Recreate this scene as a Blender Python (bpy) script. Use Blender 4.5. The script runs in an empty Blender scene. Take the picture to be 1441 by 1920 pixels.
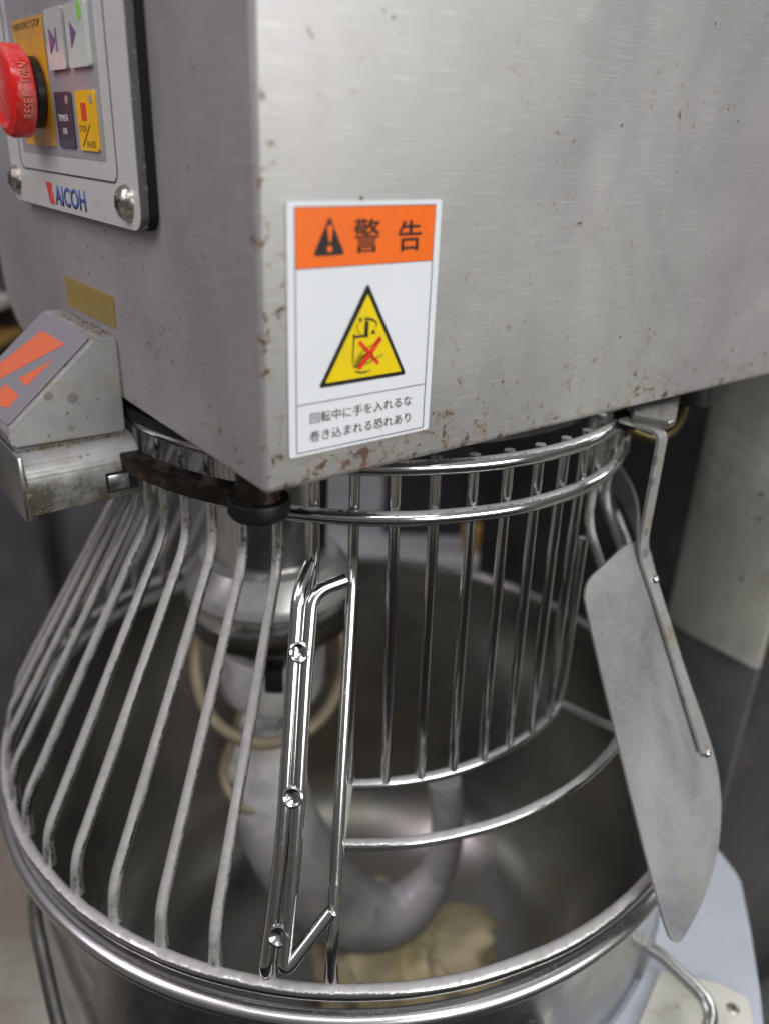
import bpy, bmesh, math, random
from mathutils import Vector, Matrix, noise
random.seed(7)
R_ = math.radians
S = 0.25                     # one drawing unit = the bowl ring's radius = 0.25 m
scene = bpy.context.scene
COL = scene.collection

# ------------------------------------------------------------------ camera
F, PITCH, ROLL = 1539.2866, 0.42515, 0.038689
CAM = Vector((0.069102, -2.103977, 1.563765)) * S
fwd = Vector((0, math.cos(PITCH), -math.sin(PITCH)))
right = Vector((1, 0, 0)); up = right.cross(fwd)
cr, sr = math.cos(ROLL), math.sin(ROLL)
RR = cr*right + sr*up; UU = -sr*right + cr*up
cam_d = bpy.data.cameras.new('camera'); cam = bpy.data.objects.new('camera', cam_d); COL.objects.link(cam)
m = Matrix((RR, UU, -fwd)).transposed().to_4x4(); m.translation = CAM
cam.matrix_world = m
cam_d.sensor_fit = 'VERTICAL'; cam_d.sensor_height = 24.0; cam_d.sensor_width = 18.0
cam_d.lens = 24.0*F/1920.0
cam_d.clip_start = 0.01; cam_d.clip_end = 60
cam_d.dof.use_dof = True; cam_d.dof.focus_distance = 0.39; cam_d.dof.aperture_fstop = 2.8
scene.camera = cam

# ------------------------------------------------------------------ world and lamps
w = bpy.data.worlds.new('World'); scene.world = w; w.use_nodes = True
wn = w.node_tree; wn.nodes.clear()
o_ = wn.nodes.new('ShaderNodeOutputWorld'); bg = wn.nodes.new('ShaderNodeBackground')
tc = wn.nodes.new('ShaderNodeTexCoord'); sp = wn.nodes.new('ShaderNodeSeparateXYZ')
rp = wn.nodes.new('ShaderNodeValToRGB'); mr = wn.nodes.new('ShaderNodeMapRange')
wn.links.new(tc.outputs['Generated'], sp.inputs[0]); wn.links.new(sp.outputs['Z'], mr.inputs['Value'])
mr.inputs['From Min'].default_value = -1; mr.inputs['From Max'].default_value = 1
wn.links.new(mr.outputs[0], rp.inputs[0]); wn.links.new(rp.outputs[0], bg.inputs[0])
e = rp.color_ramp.elements
e[0].position = 0.0; e[0].color = (.018, .017, .017, 1)
e[1].position = 1.0; e[1].color = (.26, .255, .27, 1)
x = rp.color_ramp.elements.new(.44); x.color = (.022, .021, .022, 1)
x = rp.color_ramp.elements.new(.58); x.color = (.10, .098, .10, 1)
bg.inputs['Strength'].default_value = 1.0
wn.links.new(bg.outputs[0], o_.inputs[0])

def area(name, loc, target, sx, sy, power, color):
    d = bpy.data.lights.new(name, 'AREA'); d.shape = 'RECTANGLE'; d.size = sx; d.size_y = sy
    d.energy = power; d.color = color
    o = bpy.data.objects.new(name, d); COL.objects.link(o); o.location = loc
    o.rotation_euler = (Vector(target) - Vector(loc)).to_track_quat('-Z', 'Y').to_euler()
    return o
area('area_lamp', (1.15, -1.38, .64), (0.15, -.1, .12), 1.3, .60, 17.5, (1, .985, .95))  # low lamp added beside the camera to brighten column panel and side face
area('area_lamp', (-1.25, -.75, 1.5), (0, 0, .1), .25, 1.2, 13, (1, .87, .99))
area('area_lamp', (.1, -1.3, 1.7), (0, 0, .0), 1.4, .16, 9, (.98, .99, 1))
area('area_lamp', (1.9, .9, 1.3), (0.5, 0.1, -.2), .16, 1.2, 7, (.97, 1, .95))
scene.view_settings.view_transform = 'Standard'; scene.view_settings.look = 'None'
scene.view_settings.exposure = 0.26; scene.view_settings.gamma = 1.0

# ------------------------------------------------------------------ node helpers
class N:
    """small wrapper round a node tree"""
    def __init__(s, name):
        s.m = bpy.data.materials.new(name); s.m.use_nodes = True; s.t = s.m.node_tree
        s.b = s.t.nodes['Principled BSDF']; s.out = s.t.nodes['Material Output']
        s.tc = s.t.nodes.new('ShaderNodeTexCoord')
    def co(s, scale=(1, 1, 1), out='Object', rot=(0, 0, 0)):
        mp = s.t.nodes.new('ShaderNodeMapping'); s.t.links.new(s.tc.outputs[out], mp.inputs[0])
        mp.inputs['Scale'].default_value = tuple(v/S for v in scale); mp.inputs['Rotation'].default_value = rot
        return mp.outputs[0]
    def noise(s, vec, sc, det=4, rough=.55, dist=0):
        n = s.t.nodes.new('ShaderNodeTexNoise'); s.t.links.new(vec, n.inputs['Vector'])
        n.inputs['Scale'].default_value = sc; n.inputs['Detail'].default_value = det
        n.inputs['Roughness'].default_value = rough; n.inputs['Distortion'].default_value = dist
        return n.outputs['Fac']
    def voro(s, vec, sc, out='Distance'):
        n = s.t.nodes.new('ShaderNodeTexVoronoi'); s.t.links.new(vec, n.inputs['Vector'])
        n.inputs['Scale'].default_value = sc
        return n.outputs[out]
    def rng(s, v, a, b, c=0.0, d=1.0, smooth=False):
        n = s.t.nodes.new('ShaderNodeMapRange'); s.t.links.new(v, n.inputs['Value'])
        if smooth: n.interpolation_type = 'SMOOTHSTEP'
        for k, q in zip(('From Min', 'From Max', 'To Min', 'To Max'), (a, b, c, d)): n.inputs[k].default_value = q
        return n.outputs[0]
    def math(s, op, a, b=None, clamp=False):
        n = s.t.nodes.new('ShaderNodeMath'); n.operation = op; n.use_clamp = clamp
        for k, q in enumerate((a, b)):
            if q is None: continue
            if isinstance(q, (int, float)): n.inputs[k].default_value = q
            else: s.t.links.new(q, n.inputs[k])
        return n.outputs[0]
    def mix(s, f, a, b):
        n = s.t.nodes.new('ShaderNodeMix'); n.data_type = 'RGBA'
        for k, q in ((0, f), (6, a), (7, b)):
            if isinstance(q, (int, float)): n.inputs[k].default_value = q
            elif isinstance(q, tuple): n.inputs[k].default_value = (*q, 1) if len(q) == 3 else q
            else: s.t.links.new(q, n.inputs[k])
        return n.outputs[2]
    def sep(s, v):
        n = s.t.nodes.new('ShaderNodeSeparateXYZ'); s.t.links.new(v, n.inputs[0]); return n.outputs
    def normal(s):
        g = s.t.nodes.new('ShaderNodeNewGeometry'); return g.outputs['Normal']
    def bump(s, h, strength=.2, dist=.001, prev=None):
        n = s.t.nodes.new('ShaderNodeBump'); n.inputs['Strength'].default_value = strength
        n.inputs['Distance'].default_value = dist; s.t.links.new(h, n.inputs['Height'])
        if prev is not None: s.t.links.new(prev, n.inputs['Normal'])
        return n.outputs[0]
    def set(s, **k):
        nm = dict(color='Base Color', metal='Metallic', rough='Roughness', normal='Normal', coat='Coat Weight',
                  aniso='Anisotropic', spec='Specular IOR Level', alpha='Alpha', sss='Subsurface Weight', trans='Transmission Weight')
        for a, v in k.items():
            i = s.b.inputs[nm[a]]
            if isinstance(v, (int, float)): i.default_value = v
            elif isinstance(v, tuple): i.default_value = (*v, 1) if len(v) == 3 else v
            else: s.t.links.new(v, i)
        return s

def plain(name, col, rough=.5, metal=0.0, var=.06, sc=30, bump=0.05, spec=.5):
    n = N(name); v = n.noise(n.co(), sc, 5)
    c2 = tuple(max(0, q*(1-var*2.2)) for q in col)
    n.set(color=n.mix(n.rng(v, .35, .7), col, c2), rough=n.rng(v, .3, .7, rough*.85, min(1, rough*1.2)), metal=metal, spec=spec)
    n.set(normal=n.bump(n.noise(n.co(), sc*8, 3), bump, .0004))
    return n.m

def casing_mat():
    """brushed, stained stainless sheet; rust freckles gather at the folded edges"""
    n = N('stained_stainless')
    grain = n.noise(n.co((3, 3, 160)), 3.0, 3, .6)
    fine = n.noise(n.co((60, 60, 60)), 4, 3, .7)
    blot = n.noise(n.co(), 2.2, 5, .6, .6)
    blot2 = n.noise(n.co((1, 1, .6)), 7, 5, .65, .3)
    x, y, z = n.sep(n.co())
    base = n.mix(n.rng(blot, .3, .72), (.39, .39, .395), (.53, .525, .51))
    base = n.mix(n.rng(n.noise(n.co(), 1.3, 3, .5, .8), .5, .7, 0, .35), base, (.56, .50, .57))
    base = n.mix(n.rng(blot2, .56, .75, 0, .35), base, (.40, .37, .34))
    # rust near bottom fold (z small) and near the upright corner (x or y small)
    ax = n.math('ABSOLUTE', x); ay = n.math('ABSOLUTE', y)
    right_face = n.rng(ay, .0, .02, 1, 0)
    eb = n.rng(z, .0, .20, 1, 0)
    ec = n.rng(ax, .0, .06, 1, 0)
    ec = n.math('MULTIPLY', ec, n.rng(z, .25, .75, 1, .25))
    edge = n.math('MAXIMUM', n.math('POWER', eb, 1.5), ec)
    edge = n.math('MULTIPLY', edge, n.rng(right_face, 0, 1, .12, 1))
    edge = n.math('MULTIPLY', edge, n.rng(x, .45, 1.6, 1, .55))
    cl = n.noise(n.co(), 9, 3, .6)
    rn = n.noise(n.co(), 44, 5, .7, .4)
    thr = n.math('ADD', n.math('MULTIPLY', edge, .155), n.math('MULTIPLY', cl, .40))
    r = n.rng(n.math('ADD', rn, thr), .885, .93)
    # lone specks everywhere
    sv = n.voro(n.co(), 19); sm = n.noise(n.co(), 5.2, 2, .5)
    spk = n.math('MULTIPLY', n.rng(sv, .05, .085, 1, 0), n.rng(sm, .5, .56))
    sv2 = n.voro(n.co((1, 1, .55)), 42); sm2 = n.noise(n.co(), 3.1, 3, .5)
    spk2 = n.math('MULTIPLY', n.rng(sv2, .07, .12, .8, 0), n.rng(sm2, .52, .58))
    r = n.math('MAXIMUM', r, n.math('MAXIMUM', spk, spk2))
    halo = n.rng(n.math('ADD', rn, thr), .81, .91, 0, .55)
    rustc = n.mix(n.rng(n.noise(n.co(), 38, 3), .35, .62), (.115, .045, .014), (.018, .009, .006))
    base = n.mix(halo, base, (.34, .235, .12))
    col = n.mix(n.math('MULTIPLY', r, .93), base, rustc)
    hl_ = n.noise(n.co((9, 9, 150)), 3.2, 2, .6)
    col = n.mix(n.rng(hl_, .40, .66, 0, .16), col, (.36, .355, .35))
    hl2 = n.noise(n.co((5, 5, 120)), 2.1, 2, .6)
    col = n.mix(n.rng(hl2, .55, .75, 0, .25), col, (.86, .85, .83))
    # flour drips: faint chalky runs
    run = n.math('MULTIPLY', n.rng(n.noise(n.co((26, 26, 1.6)), 1, 4, .6), .62, .74, 0, .22), n.rng(z, 0, .5, 1, .2))
    col = n.mix(run, col, (.66, .65, .6))
    n.set(color=col, metal=n.math('SUBTRACT', .66, r, True), rough=n.math('ADD', n.rng(blot, .3, .7, .46, .56), n.math('MULTIPLY', r, .45)))
    b = n.bump(grain, .10, .0004)
    b = n.bump(n.noise(n.co(), 1.6, 2, .4), .55, .004, b)
    b = n.bump(n.math('ADD', n.math('MULTIPLY', r, .9), n.math('MULTIPLY', fine, .25)), .25, .0005, b)
    n.set(normal=b)
    return n.m

def chrome_mat(name='polished_steel', rough=.13, col=(.70, .70, .69), dirt=.5):
    n = N(name); v = n.noise(n.co(), 12, 5, .6); f = n.noise(n.co(), 90, 4, .7)
    d = n.rng(f, .66, .74, 0, dirt)
    n.set(color=n.mix(d, n.mix(n.rng(v, .35, .65), col, tuple(q*.82 for q in col)), (.55, .54, .50)), metal=n.rng(d, 0, 1, 1, .2),
          rough=n.math('ADD', n.rng(v, .3, .7, rough*.8, rough*1.5), n.math('MULTIPLY', d, .5)))
    n.set(normal=n.bump(f, .03, .0003))
    return n.m

def dusty_mat(name, lo, hi, flour=(.44, .437, .42), rough=.16, steel=(.66, .66, .65), amount=1.0, sidegain=0.0):
    """steel with flour lying where the surface faces up"""
    n = N(name); nx, ny, nz = n.sep(n.normal())
    big = n.noise(n.co(), 7, 4, .6); f = n.noise(n.co(), 130, 4, .75); f2 = n.noise(n.co(), 45, 4, .7)
    k = n.math('ADD', nz, n.math('MULTIPLY', n.math('SUBTRACT', big, .5), .7))
    k = n.math('ADD', k, n.math('MULTIPLY', n.math('SUBTRACT', f, .5), .40))
    k = n.math('ADD', k, n.math('MULTIPLY', n.math('SUBTRACT', f2, .5), .45))
    mk = n.rng(k, lo, hi, 0, amount, True)
    fc = n.mix(n.rng(f2, .35, .7), flour, tuple(q*.78 for q in flour))
    n.set(color=n.mix(mk, steel, fc), metal=n.rng(mk, 0, 1, 1, 0), rough=n.rng(mk, 0, 1, rough, .85))
    h = n.math('MULTIPLY', n.math('ADD', f, n.math('MULTIPLY', f2, .7)), mk)
    n.set(normal=n.bump(h, .38, .0006))
    return n.m

def cast_mat():
    n = N('cast_aluminium'); f = n.noise(n.co(), 110, 4, .75); v = n.noise(n.co(), 5, 5, .6)
    x, y, z = n.sep(n.co()); nx, ny, nz = n.sep(n.normal())
    sv = n.voro(n.co(), 17); dm = n.noise(n.co(), 6, 3)
    spots = n.math('MULTIPLY', n.rng(sv, .16, .24, .9, 0), n.rng(dm, .40, .46))
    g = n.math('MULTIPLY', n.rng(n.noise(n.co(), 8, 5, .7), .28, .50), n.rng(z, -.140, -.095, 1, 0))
    base = n.mix(n.rng(v, .3, .7), (.38, .38, .375), (.50, .505, .50))
    col = n.mix(n.math('MULTIPLY', spots, .7), base, (.16, .15, .13))
    sv3 = n.voro(n.co(), 48); col = n.mix(n.math('MULTIPLY', n.rng(sv3, .14, .22, .75, 0), n.rng(n.noise(n.co(), 9, 3), .46, .54)), col, (.17, .16, .13))
    col = n.mix(n.rng(n.noise(n.co(), 10, 4, .6), .52, .70, 0, .65), col, (.33, .27, .17))
    col = n.mix(n.rng(n.noise(n.co(), 26, 5, .7), .45, .7, 0, .4), col, (.28, .275, .26))
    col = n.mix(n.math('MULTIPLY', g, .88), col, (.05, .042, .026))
    crumb = n.rng(n.noise(n.co(), 75, 4, .8), .66, .71)
    col = n.mix(n.math('MULTIPLY', crumb, .8), col, (.60, .57, .46))
    n.set(color=col, metal=n.rng(g, 0, 1, .55, .1), rough=.45, normal=n.bump(f, .22, .0004))
    return n.m

def crust_mat(name, base, crust, sc=26, lo=.5, hi=.6, metal=.7, rough=.4, bump=.4):
    n = N(name); v = n.noise(n.co(), sc, 6, .7, .3); f = n.noise(n.co(), sc*4, 4, .7)
    mk = n.rng(v, lo, hi)
    n.set(color=n.mix(mk, base, n.mix(f, crust, tuple(q*.6 for q in crust))), metal=n.rng(mk, 0, 1, metal, 0),
          rough=n.rng(mk, 0, 1, rough, .85), normal=n.bump(n.math('ADD', f, mk), bump, .0008))
    return n.m

def bowl_in_mat():
    n = N('bowl_steel'); x, y, z = n.sep(n.co())
    band = n.noise(n.co((1, 1, 9)), 3, 5, .65, .4); f = n.noise(n.co(), 60, 4, .7); b = n.noise(n.co(), 2.2, 4, .6, .6)
    film = n.math('MULTIPLY', n.rng(b, .42, .66), n.rng(band, .35, .7, .3, 1))
    low = n.rng(z, 1.1, .5, 0, 1)
    col = n.mix(n.math('MULTIPLY', film, .55), (.34, .34, .33), (.29, .25, .12))
    crumbs = n.math('MULTIPLY', n.rng(n.noise(n.co(), 95, 3, .8), .69, .73), .6)
    col = n.mix(crumbs, col, (.6, .57, .5))
    n.set(color=col, metal=n.rng(film, 0, 1, .95, .6), rough=n.rng(b, .3, .7, .22, .36), normal=n.bump(f, .12, .0005))
    return n.m

def sticker_white():
    n = N('sticker_white'); x, y, z = n.sep(n.co())
    e1 = n.rng(z, .04, .16, 1, 0)
    st = n.math('MULTIPLY', n.rng(n.math('ADD', n.noise(n.co(), 16, 5, .7), n.math('MULTIPLY', e1, .13)), .66, .78), .8)
    fine = n.math('MULTIPLY', n.rng(n.noise(n.co(), 60, 4, .7), .68, .74), .35)
    col = n.mix(n.rng(n.noise(n.co(), 3, 3), .3, .7), (.80, .83, .87), (.74, .77, .82))
    col = n.mix(st, col, (.62, .47, .28)); col = n.mix(fine, col, (.45, .4, .33))
    n.set(color=col, rough=.32, normal=n.bump(n.noise(n.co(), 30, 3), .06, .0004))
    return n.m

def ink(name, col, rough=.38): return plain(name, col, rough, 0, .05, 40, .04)

M = {}
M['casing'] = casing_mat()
M['chrome'] = chrome_mat()
M['chrome_rough'] = chrome_mat('satin_steel', .26, (.60, .60, .59), .5)
M['bar_clean'] = dusty_mat('guard_wire_clean', .75, 1.1, rough=.14)
M['bar_half'] = dusty_mat('guard_wire_half_floured', .52, .95, rough=.17, flour=(.36, .357, .345))
M['bar'] = dusty_mat('guard_wire_floured', -.12, .55, rough=.17, flour=(.36, .357, .345))
M['ring_flour'] = dusty_mat('guard_ring_floured', .62, 1.02, rough=.15)
M['rim'] = dusty_mat('bowl_rim_steel', 1.05, 1.6, rough=.27, amount=.7)
M['shield'] = None
M['cast'] = cast_mat()
M['arm'] = crust_mat('greasy_brown_steel', (.016, .012, .009), (.085, .045, .018), 14, .5, .7, .6, .35)
M['black'] = plain('black_plastic', (.012, .012, .013), .35)
M['rubber'] = plain('black_rubber', (.006, .006, .006), .5, spec=.25)
M['bowl_in'] = bowl_in_mat()
M['white_paint'] = None
M['sticker'] = sticker_white()
M['orange'] = ink('orange_print', (.95, .16, .006))
M['inkblack'] = ink('black_print', (.014, .010, .010))
M['inkline'] = ink('thin_line_print', (.05, .05, .08))
M['yellow'] = ink('yellow_print', (.88, .66, .0))
M['red'] = ink('red_print', (.86, .035, .01))
M['gold'] = plain('gold_foil', (.50, .38, .10), .32, .5, .05, 20)
M['panel'] = crust_mat('panel_face', (.56, .57, .53), (.38, .35, .24), 9, .60, .82, 0, .24, .03)
M['panel_grey'] = plain('panel_grey_film', (.34, .34, .35), .18, 0, .05, 6)
M['panel_edge'] = crust_mat('panel_edge_metal', (.10, .10, .10), (.4, .4, .38), 50, .55, .65, .6, .4)
M['estop_red'] = crust_mat('scuffed_red_plastic', (.66, .014, .012), (.74, .25, .22), 13, .46, .72, 0, .22, .05)
M['estop_text'] = plain('button_lettering', (.66, .24, .17), .6)
M['estop_yellow'] = plain('estop_plate_yellow', (.80, .42, .02), .25, 0, .08, 10)
M['key_dark'] = plain('dark_key', (.065, .058, .085), .25)
M['key_yellow'] = plain('yellow_key', (.92, .52, .0), .25)
M['key_white'] = plain('white_key', (.62, .66, .60), .15)
M['key_text'] = plain('white_lettering', (.75, .75, .72), .5)
M['key_text_dark'] = plain('brown_lettering', (.22, .12, .02), .5)
M['key_red'] = plain('red_symbol', (.72, .06, .03), .4)
M['violet'] = plain('violet_symbol', (.20, .09, .26), .35)
M['green_lens'] = plain('green_lens', (.30, .85, .08), .2)
M['lens'] = plain('unlit_lens', (.42, .34, .30), .3)
M['logo_blue'] = plain('blue_lettering', (.035, .08, .30), .35)
M['logo_red'] = plain('red_mark', (.70, .05, .03), .35)
M['crusted_screw'] = crust_mat('crusted_screw_steel', (.50, .49, .44), (.30, .22, .08), 22, .58, .72, .95, .2)
M['logo_plate'] = crust_mat('dusty_violet_plate', (.30, .285, .31), (.62, .58, .48), 60, .66, .72, .3, .42, .2)
M['logo_orange'] = crust_mat('dusty_orange_mark', (.72, .155, .06), (.80, .5, .35), 60, .66, .73, .0, .45, .2)
M['grime'] = crust_mat('crumb_grime', (.12, .08, .035), (.42, .33, .17), 60, .45, .6, 0, .9, .8)
M['brass'] = plain('brass_tube', (.10, .08, .035), .35, .8)
M['dark_steel'] = crust_mat('dark_machine_steel', (.055, .055, .062), (.10, .085, .075), 3, .48, .75, .5, .35, .1)
def column_mat():
    n = N('column_satin_steel'); v = n.noise(n.co(), 2.0, 5, .6, .5); sv = n.voro(n.co(), 11); sm = n.noise(n.co(), 5, 3)
    col = n.mix(n.rng(v, .35, .65), (.86, .85, .76), (.58, .57, .50))
    stn = n.rng(n.noise(n.co((1, 1, .5)), 6, 5, .7, .5), .55, .75, 0, .5); col = n.mix(stn, col, (.36, .33, .24))
    col = n.mix(n.math('MULTIPLY', n.rng(sv, .05, .15, .7, 0), n.rng(sm, .46, .54)), col, (.10, .085, .05))
    n.set(color=col, metal=.65, rough=n.rng(v, .3, .7, .28, .42), normal=n.bump(v, .5, .01)); return n.m
M['column'] = column_mat()
M['dough'] = plain('bread_dough', (.86, .76, .46), .5, 0, .12, 5, .2)

def shield_mat():
    n = N('dusty_blade_steel'); f = n.noise(n.co(), 110, 4, .7); x, y, z = n.sep(n.co())
    v = n.noise(n.co((1, 1, .6)), 4, 5, .6, .5)
    film = n.rng(n.math('ADD', v, n.math('MULTIPLY', f, .35)), .45, .8, .25, .8)
    spark = n.rng(n.noise(n.co(), 190, 2, .8), .66, .74)
    col = n.mix(film, (.27, .285, .31), (.37, .37, .375))
    col = n.mix(n.math('MULTIPLY', n.rng(n.noise(n.co((6, 6, .7)), 1.4, 3), .56, .72), .5), col, (.40, .385, .33))
    col = n.mix(n.math('MULTIPLY', spark, .7), col, (.85, .85, .85))
    n.set(color=col, metal=n.rng(film, 0, 1, .9, .15), rough=n.rng(film, 0, 1, .3, .6), normal=n.bump(f, .22, .0005))
    return n.m
M['shield'] = shield_mat()

def wpaint():
    n = N('pale_blue_white_paint'); v = n.noise(n.co(), 3, 4); sv = n.voro(n.co(), 13)
    sp_ = n.math('MULTIPLY', n.rng(sv, .05, .1, .6, 0), n.rng(n.noise(n.co(), 4, 2), .48, .55))
    col = n.mix(n.rng(v, .3, .7), (.56, .60, .68), (.50, .53, .60))
    col = n.mix(sp_, col, (.3, .26, .2))
    n.set(color=col, rough=.4, normal=n.bump(n.noise(n.co(), 50, 3), .1, .0004)); return n.m
M['white_paint'] = wpaint()
M['cream_plate'] = crust_mat('stained_cream_plate', (.70, .69, .62), (.46, .40, .28), 11, .58, .75, 0, .4, .15)
def floor_mat():
    n = N('worn_floor'); v = n.noise(n.co(), 1.2, 6, .65, .4); f = n.noise(n.co(), 22, 5, .7)
    col = n.mix(n.rng(v, .35, .68), (.30, .275, .22), (.48, .46, .40))
    col = n.mix(n.rng(f, .55, .72, 0, .6), col, (.14, .10, .06))
    n.set(color=col, rough=.55, normal=n.bump(f, .3, .001)); return n.m
M['floor'] = floor_mat()
M['wall'] = plain('painted_wall', (.66, .68, .72), .7, 0, .1, 1)
M['collar'] = plain('turned_aluminium', (.72, .72, .71), .34, .55, .12, 4)
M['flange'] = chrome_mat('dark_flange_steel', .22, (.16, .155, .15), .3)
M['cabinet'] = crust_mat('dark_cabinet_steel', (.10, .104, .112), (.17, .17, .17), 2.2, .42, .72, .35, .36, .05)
M['rail'] = plain('pale_rail', (.5, .51, .51), .45, 0, .1, 2)

# ------------------------------------------------------------------ mesh helpers (drawing units)
def link(name, bm, mat, parent=None, off=(0, 0, 0), smooth=30, label=None, local=False):
    """bm is in drawing units, in the parent's frame; vertices are re-centred on `off`"""
    o3 = Vector(off)
    for v in bm.verts: v.co = (v.co - o3)*S
    bmesh.ops.recalc_face_normals(bm, faces=bm.faces[:])
    me = bpy.data.meshes.new(name); bm.to_mesh(me); bm.free()
    if smooth:
        for p in me.polygons: p.use_smooth = True
        me.set_sharp_from_angle(angle=R_(smooth))
    me.materials.append(M[mat] if isinstance(mat, str) else mat)
    o = bpy.data.objects.new(name, me); COL.objects.link(o); o.location = o3*S
    if parent: o.parent = parent
    if label: o['label'] = label
    return o

def thing(name, label, cat, loc=(0, 0, 0), rz=0, group=None):
    o = bpy.data.objects.new(name, None); COL.objects.link(o)
    o.location = Vector(loc)*S; o.rotation_euler = (0, 0, rz); o['label'] = label; o['category'] = cat
    o.empty_display_size = .02
    if group: o['group'] = group
    return o

def box(bm, lo, hi, bev=0, seg=2):
    lo = Vector(lo); hi = Vector(hi)
    r = bmesh.ops.create_cube(bm, size=1)
    for v in r['verts']: v.co = Vector([(lo[i]+hi[i])/2 + v.co[i]*(hi[i]-lo[i]) for i in range(3)])
    if bev:
        es = list({e for v in r['verts'] for e in v.link_edges})
        bmesh.ops.bevel(bm, geom=es, offset=bev, segments=seg, affect='EDGES', profile=.5)

def fillet(pts, rad, n=7):
    pts = [Vector(p) for p in pts]; out = [pts[0]]
    for i in range(1, len(pts)-1):
        a, b, c = pts[i-1], pts[i], pts[i+1]
        r = rad[i-1] if isinstance(rad, (list, tuple)) else rad
        la, lc = (a-b).length, (c-b).length
        d = min(r, la*.48, lc*.48)
        p = b + (a-b)*(d/la); q = b + (c-b)*(d/lc)
        for k in range(n+1):
            t = k/n; out.append(p*(1-t)**2 + b*2*t*(1-t) + q*t*t)
    out.append(pts[-1]); return out

def sweep(bm, pts, rad, seg=12, caps=True, closed=False, flat=None):
    """tube along pts; rad number or function(t)"""
    pts = [Vector(p) for p in pts]; n = len(pts); rings = []
    tang = []
    for i in range(n):
        a = pts[i-1] if (i or closed) else pts[i]; b = pts[(i+1) % n] if (i < n-1 or closed) else pts[i]
        tang.append((b-a).normalized())
    t0 = tang[0]; ref = Vector((0, 0, 1)) if abs(t0.z) < .9 else Vector((1, 0, 0))
    u = t0.cross(ref).normalized()
    for i in range(n):
        t = tang[i]; u = (u - t*u.dot(t)).normalized(); v = t.cross(u)
        r = rad(i/(n-1)) if callable(rad) else rad
        rings.append([bm.verts.new(pts[i] + (u*math.cos(2*math.pi*k/seg) + v*math.sin(2*math.pi*k/seg))*r) for k in range(seg)])
    m_ = n if closed else n-1
    for i in range(m_):
        A, B = rings[i], rings[(i+1) % n]
        for k in range(seg): bm.faces.new((A[k], A[(k+1) % seg], B[(k+1) % seg], B[k]))
    if caps and not closed:
        bm.faces.new(rings[0][::-1]); bm.faces.new(rings[-1])

def ring_pts(c, r, z, a0, a1, n):
    return [Vector((c[0]+r*math.cos(R_(a0+(a1-a0)*k/n)), c[1]+r*math.sin(R_(a0+(a1-a0)*k/n)), z)) for k in range(n+1)]

def lathe(bm, prof, seg=64, c=(0, 0), a0=0, a1=360, close=False):
    """prof list of (r, z)"""
    full = abs(a1-a0) >= 359.9; cols = seg if full else seg+1; V = []
    for k in range(cols):
        a = R_(a0 + (a1-a0)*k/seg)
        V.append([bm.verts.new((c[0]+r*math.cos(a), c[1]+r*math.sin(a), z)) for r, z in prof])
    for k in range(seg):
        A, B = V[k], V[(k+1) % cols]
        for j in range(len(prof)-1 + (1 if close else 0)):
            j2 = (j+1) % len(prof)
            try: bm.faces.new((A[j], B[j], B[j2], A[j2]))
            except ValueError: pass
    bmesh.ops.remove_doubles(bm, verts=bm.verts[:], dist=1e-6)

def prism(bm, poly, depth_vec):
    """extrude 3D polygon by vector"""
    a = [bm.verts.new(p) for p in poly]; b = [bm.verts.new(Vector(p)+Vector(depth_vec)) for p in poly]
    bm.faces.new(a); bm.faces.new(b[::-1]); n = len(a)
    for i in range(n): bm.faces.new((a[i], b[i], b[(i+1) % n], a[(i+1) % n]))

def rrect(x0, y0, x1, y1, r, n=5):
    out = []
    for cx, cy, a in ((x1-r, y1-r, 0), (x0+r, y1-r, 90), (x0+r, y0+r, 180), (x1-r, y0+r, 270)):
        for k in range(n+1):
            t = R_(a + 90*k/n); out.append((cx+r*math.cos(t), cy+r*math.sin(t)))
    return out

class Frame:
    """a flat face of the machine: origin, x axis, y axis, outward normal, in the machine's own frame"""
    def __init__(s, o, x, y):
        s.o = Vector(o); s.x = Vector(x).normalized(); s.y = Vector(y).normalized(); s.n = s.x.cross(s.y)
    def p(s, x, y, h=0): return s.o + s.x*x + s.y*y + s.n*h
    def plate(s, bm, poly, h0, h1): prism(bm, [s.p(a, b, h0) for a, b in poly], s.n*(h1-h0))
    def stroke(s, bm, pts, wd, h0, h1, taper=None):
        """flat ribbon along 2D pts"""
        P_ = [Vector(p) for p in pts]; L, Rr = [], []
        for i in range(len(P_)):
            d = (P_[min(i+1, len(P_)-1)] - P_[max(i-1, 0)]).normalized(); nn = Vector((-d.y, d.x))
            w_ = (wd if taper is None else taper(i/(len(P_)-1)))/2
            L.append(P_[i]+nn*w_); Rr.append(P_[i]-nn*w_)
        for i in range(len(P_)-1):
            q = [L[i], L[i+1], Rr[i+1], Rr[i]]
            prism(bm, [s.p(a.x, a.y, h0) for a in q], s.n*(h1-h0))

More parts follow.
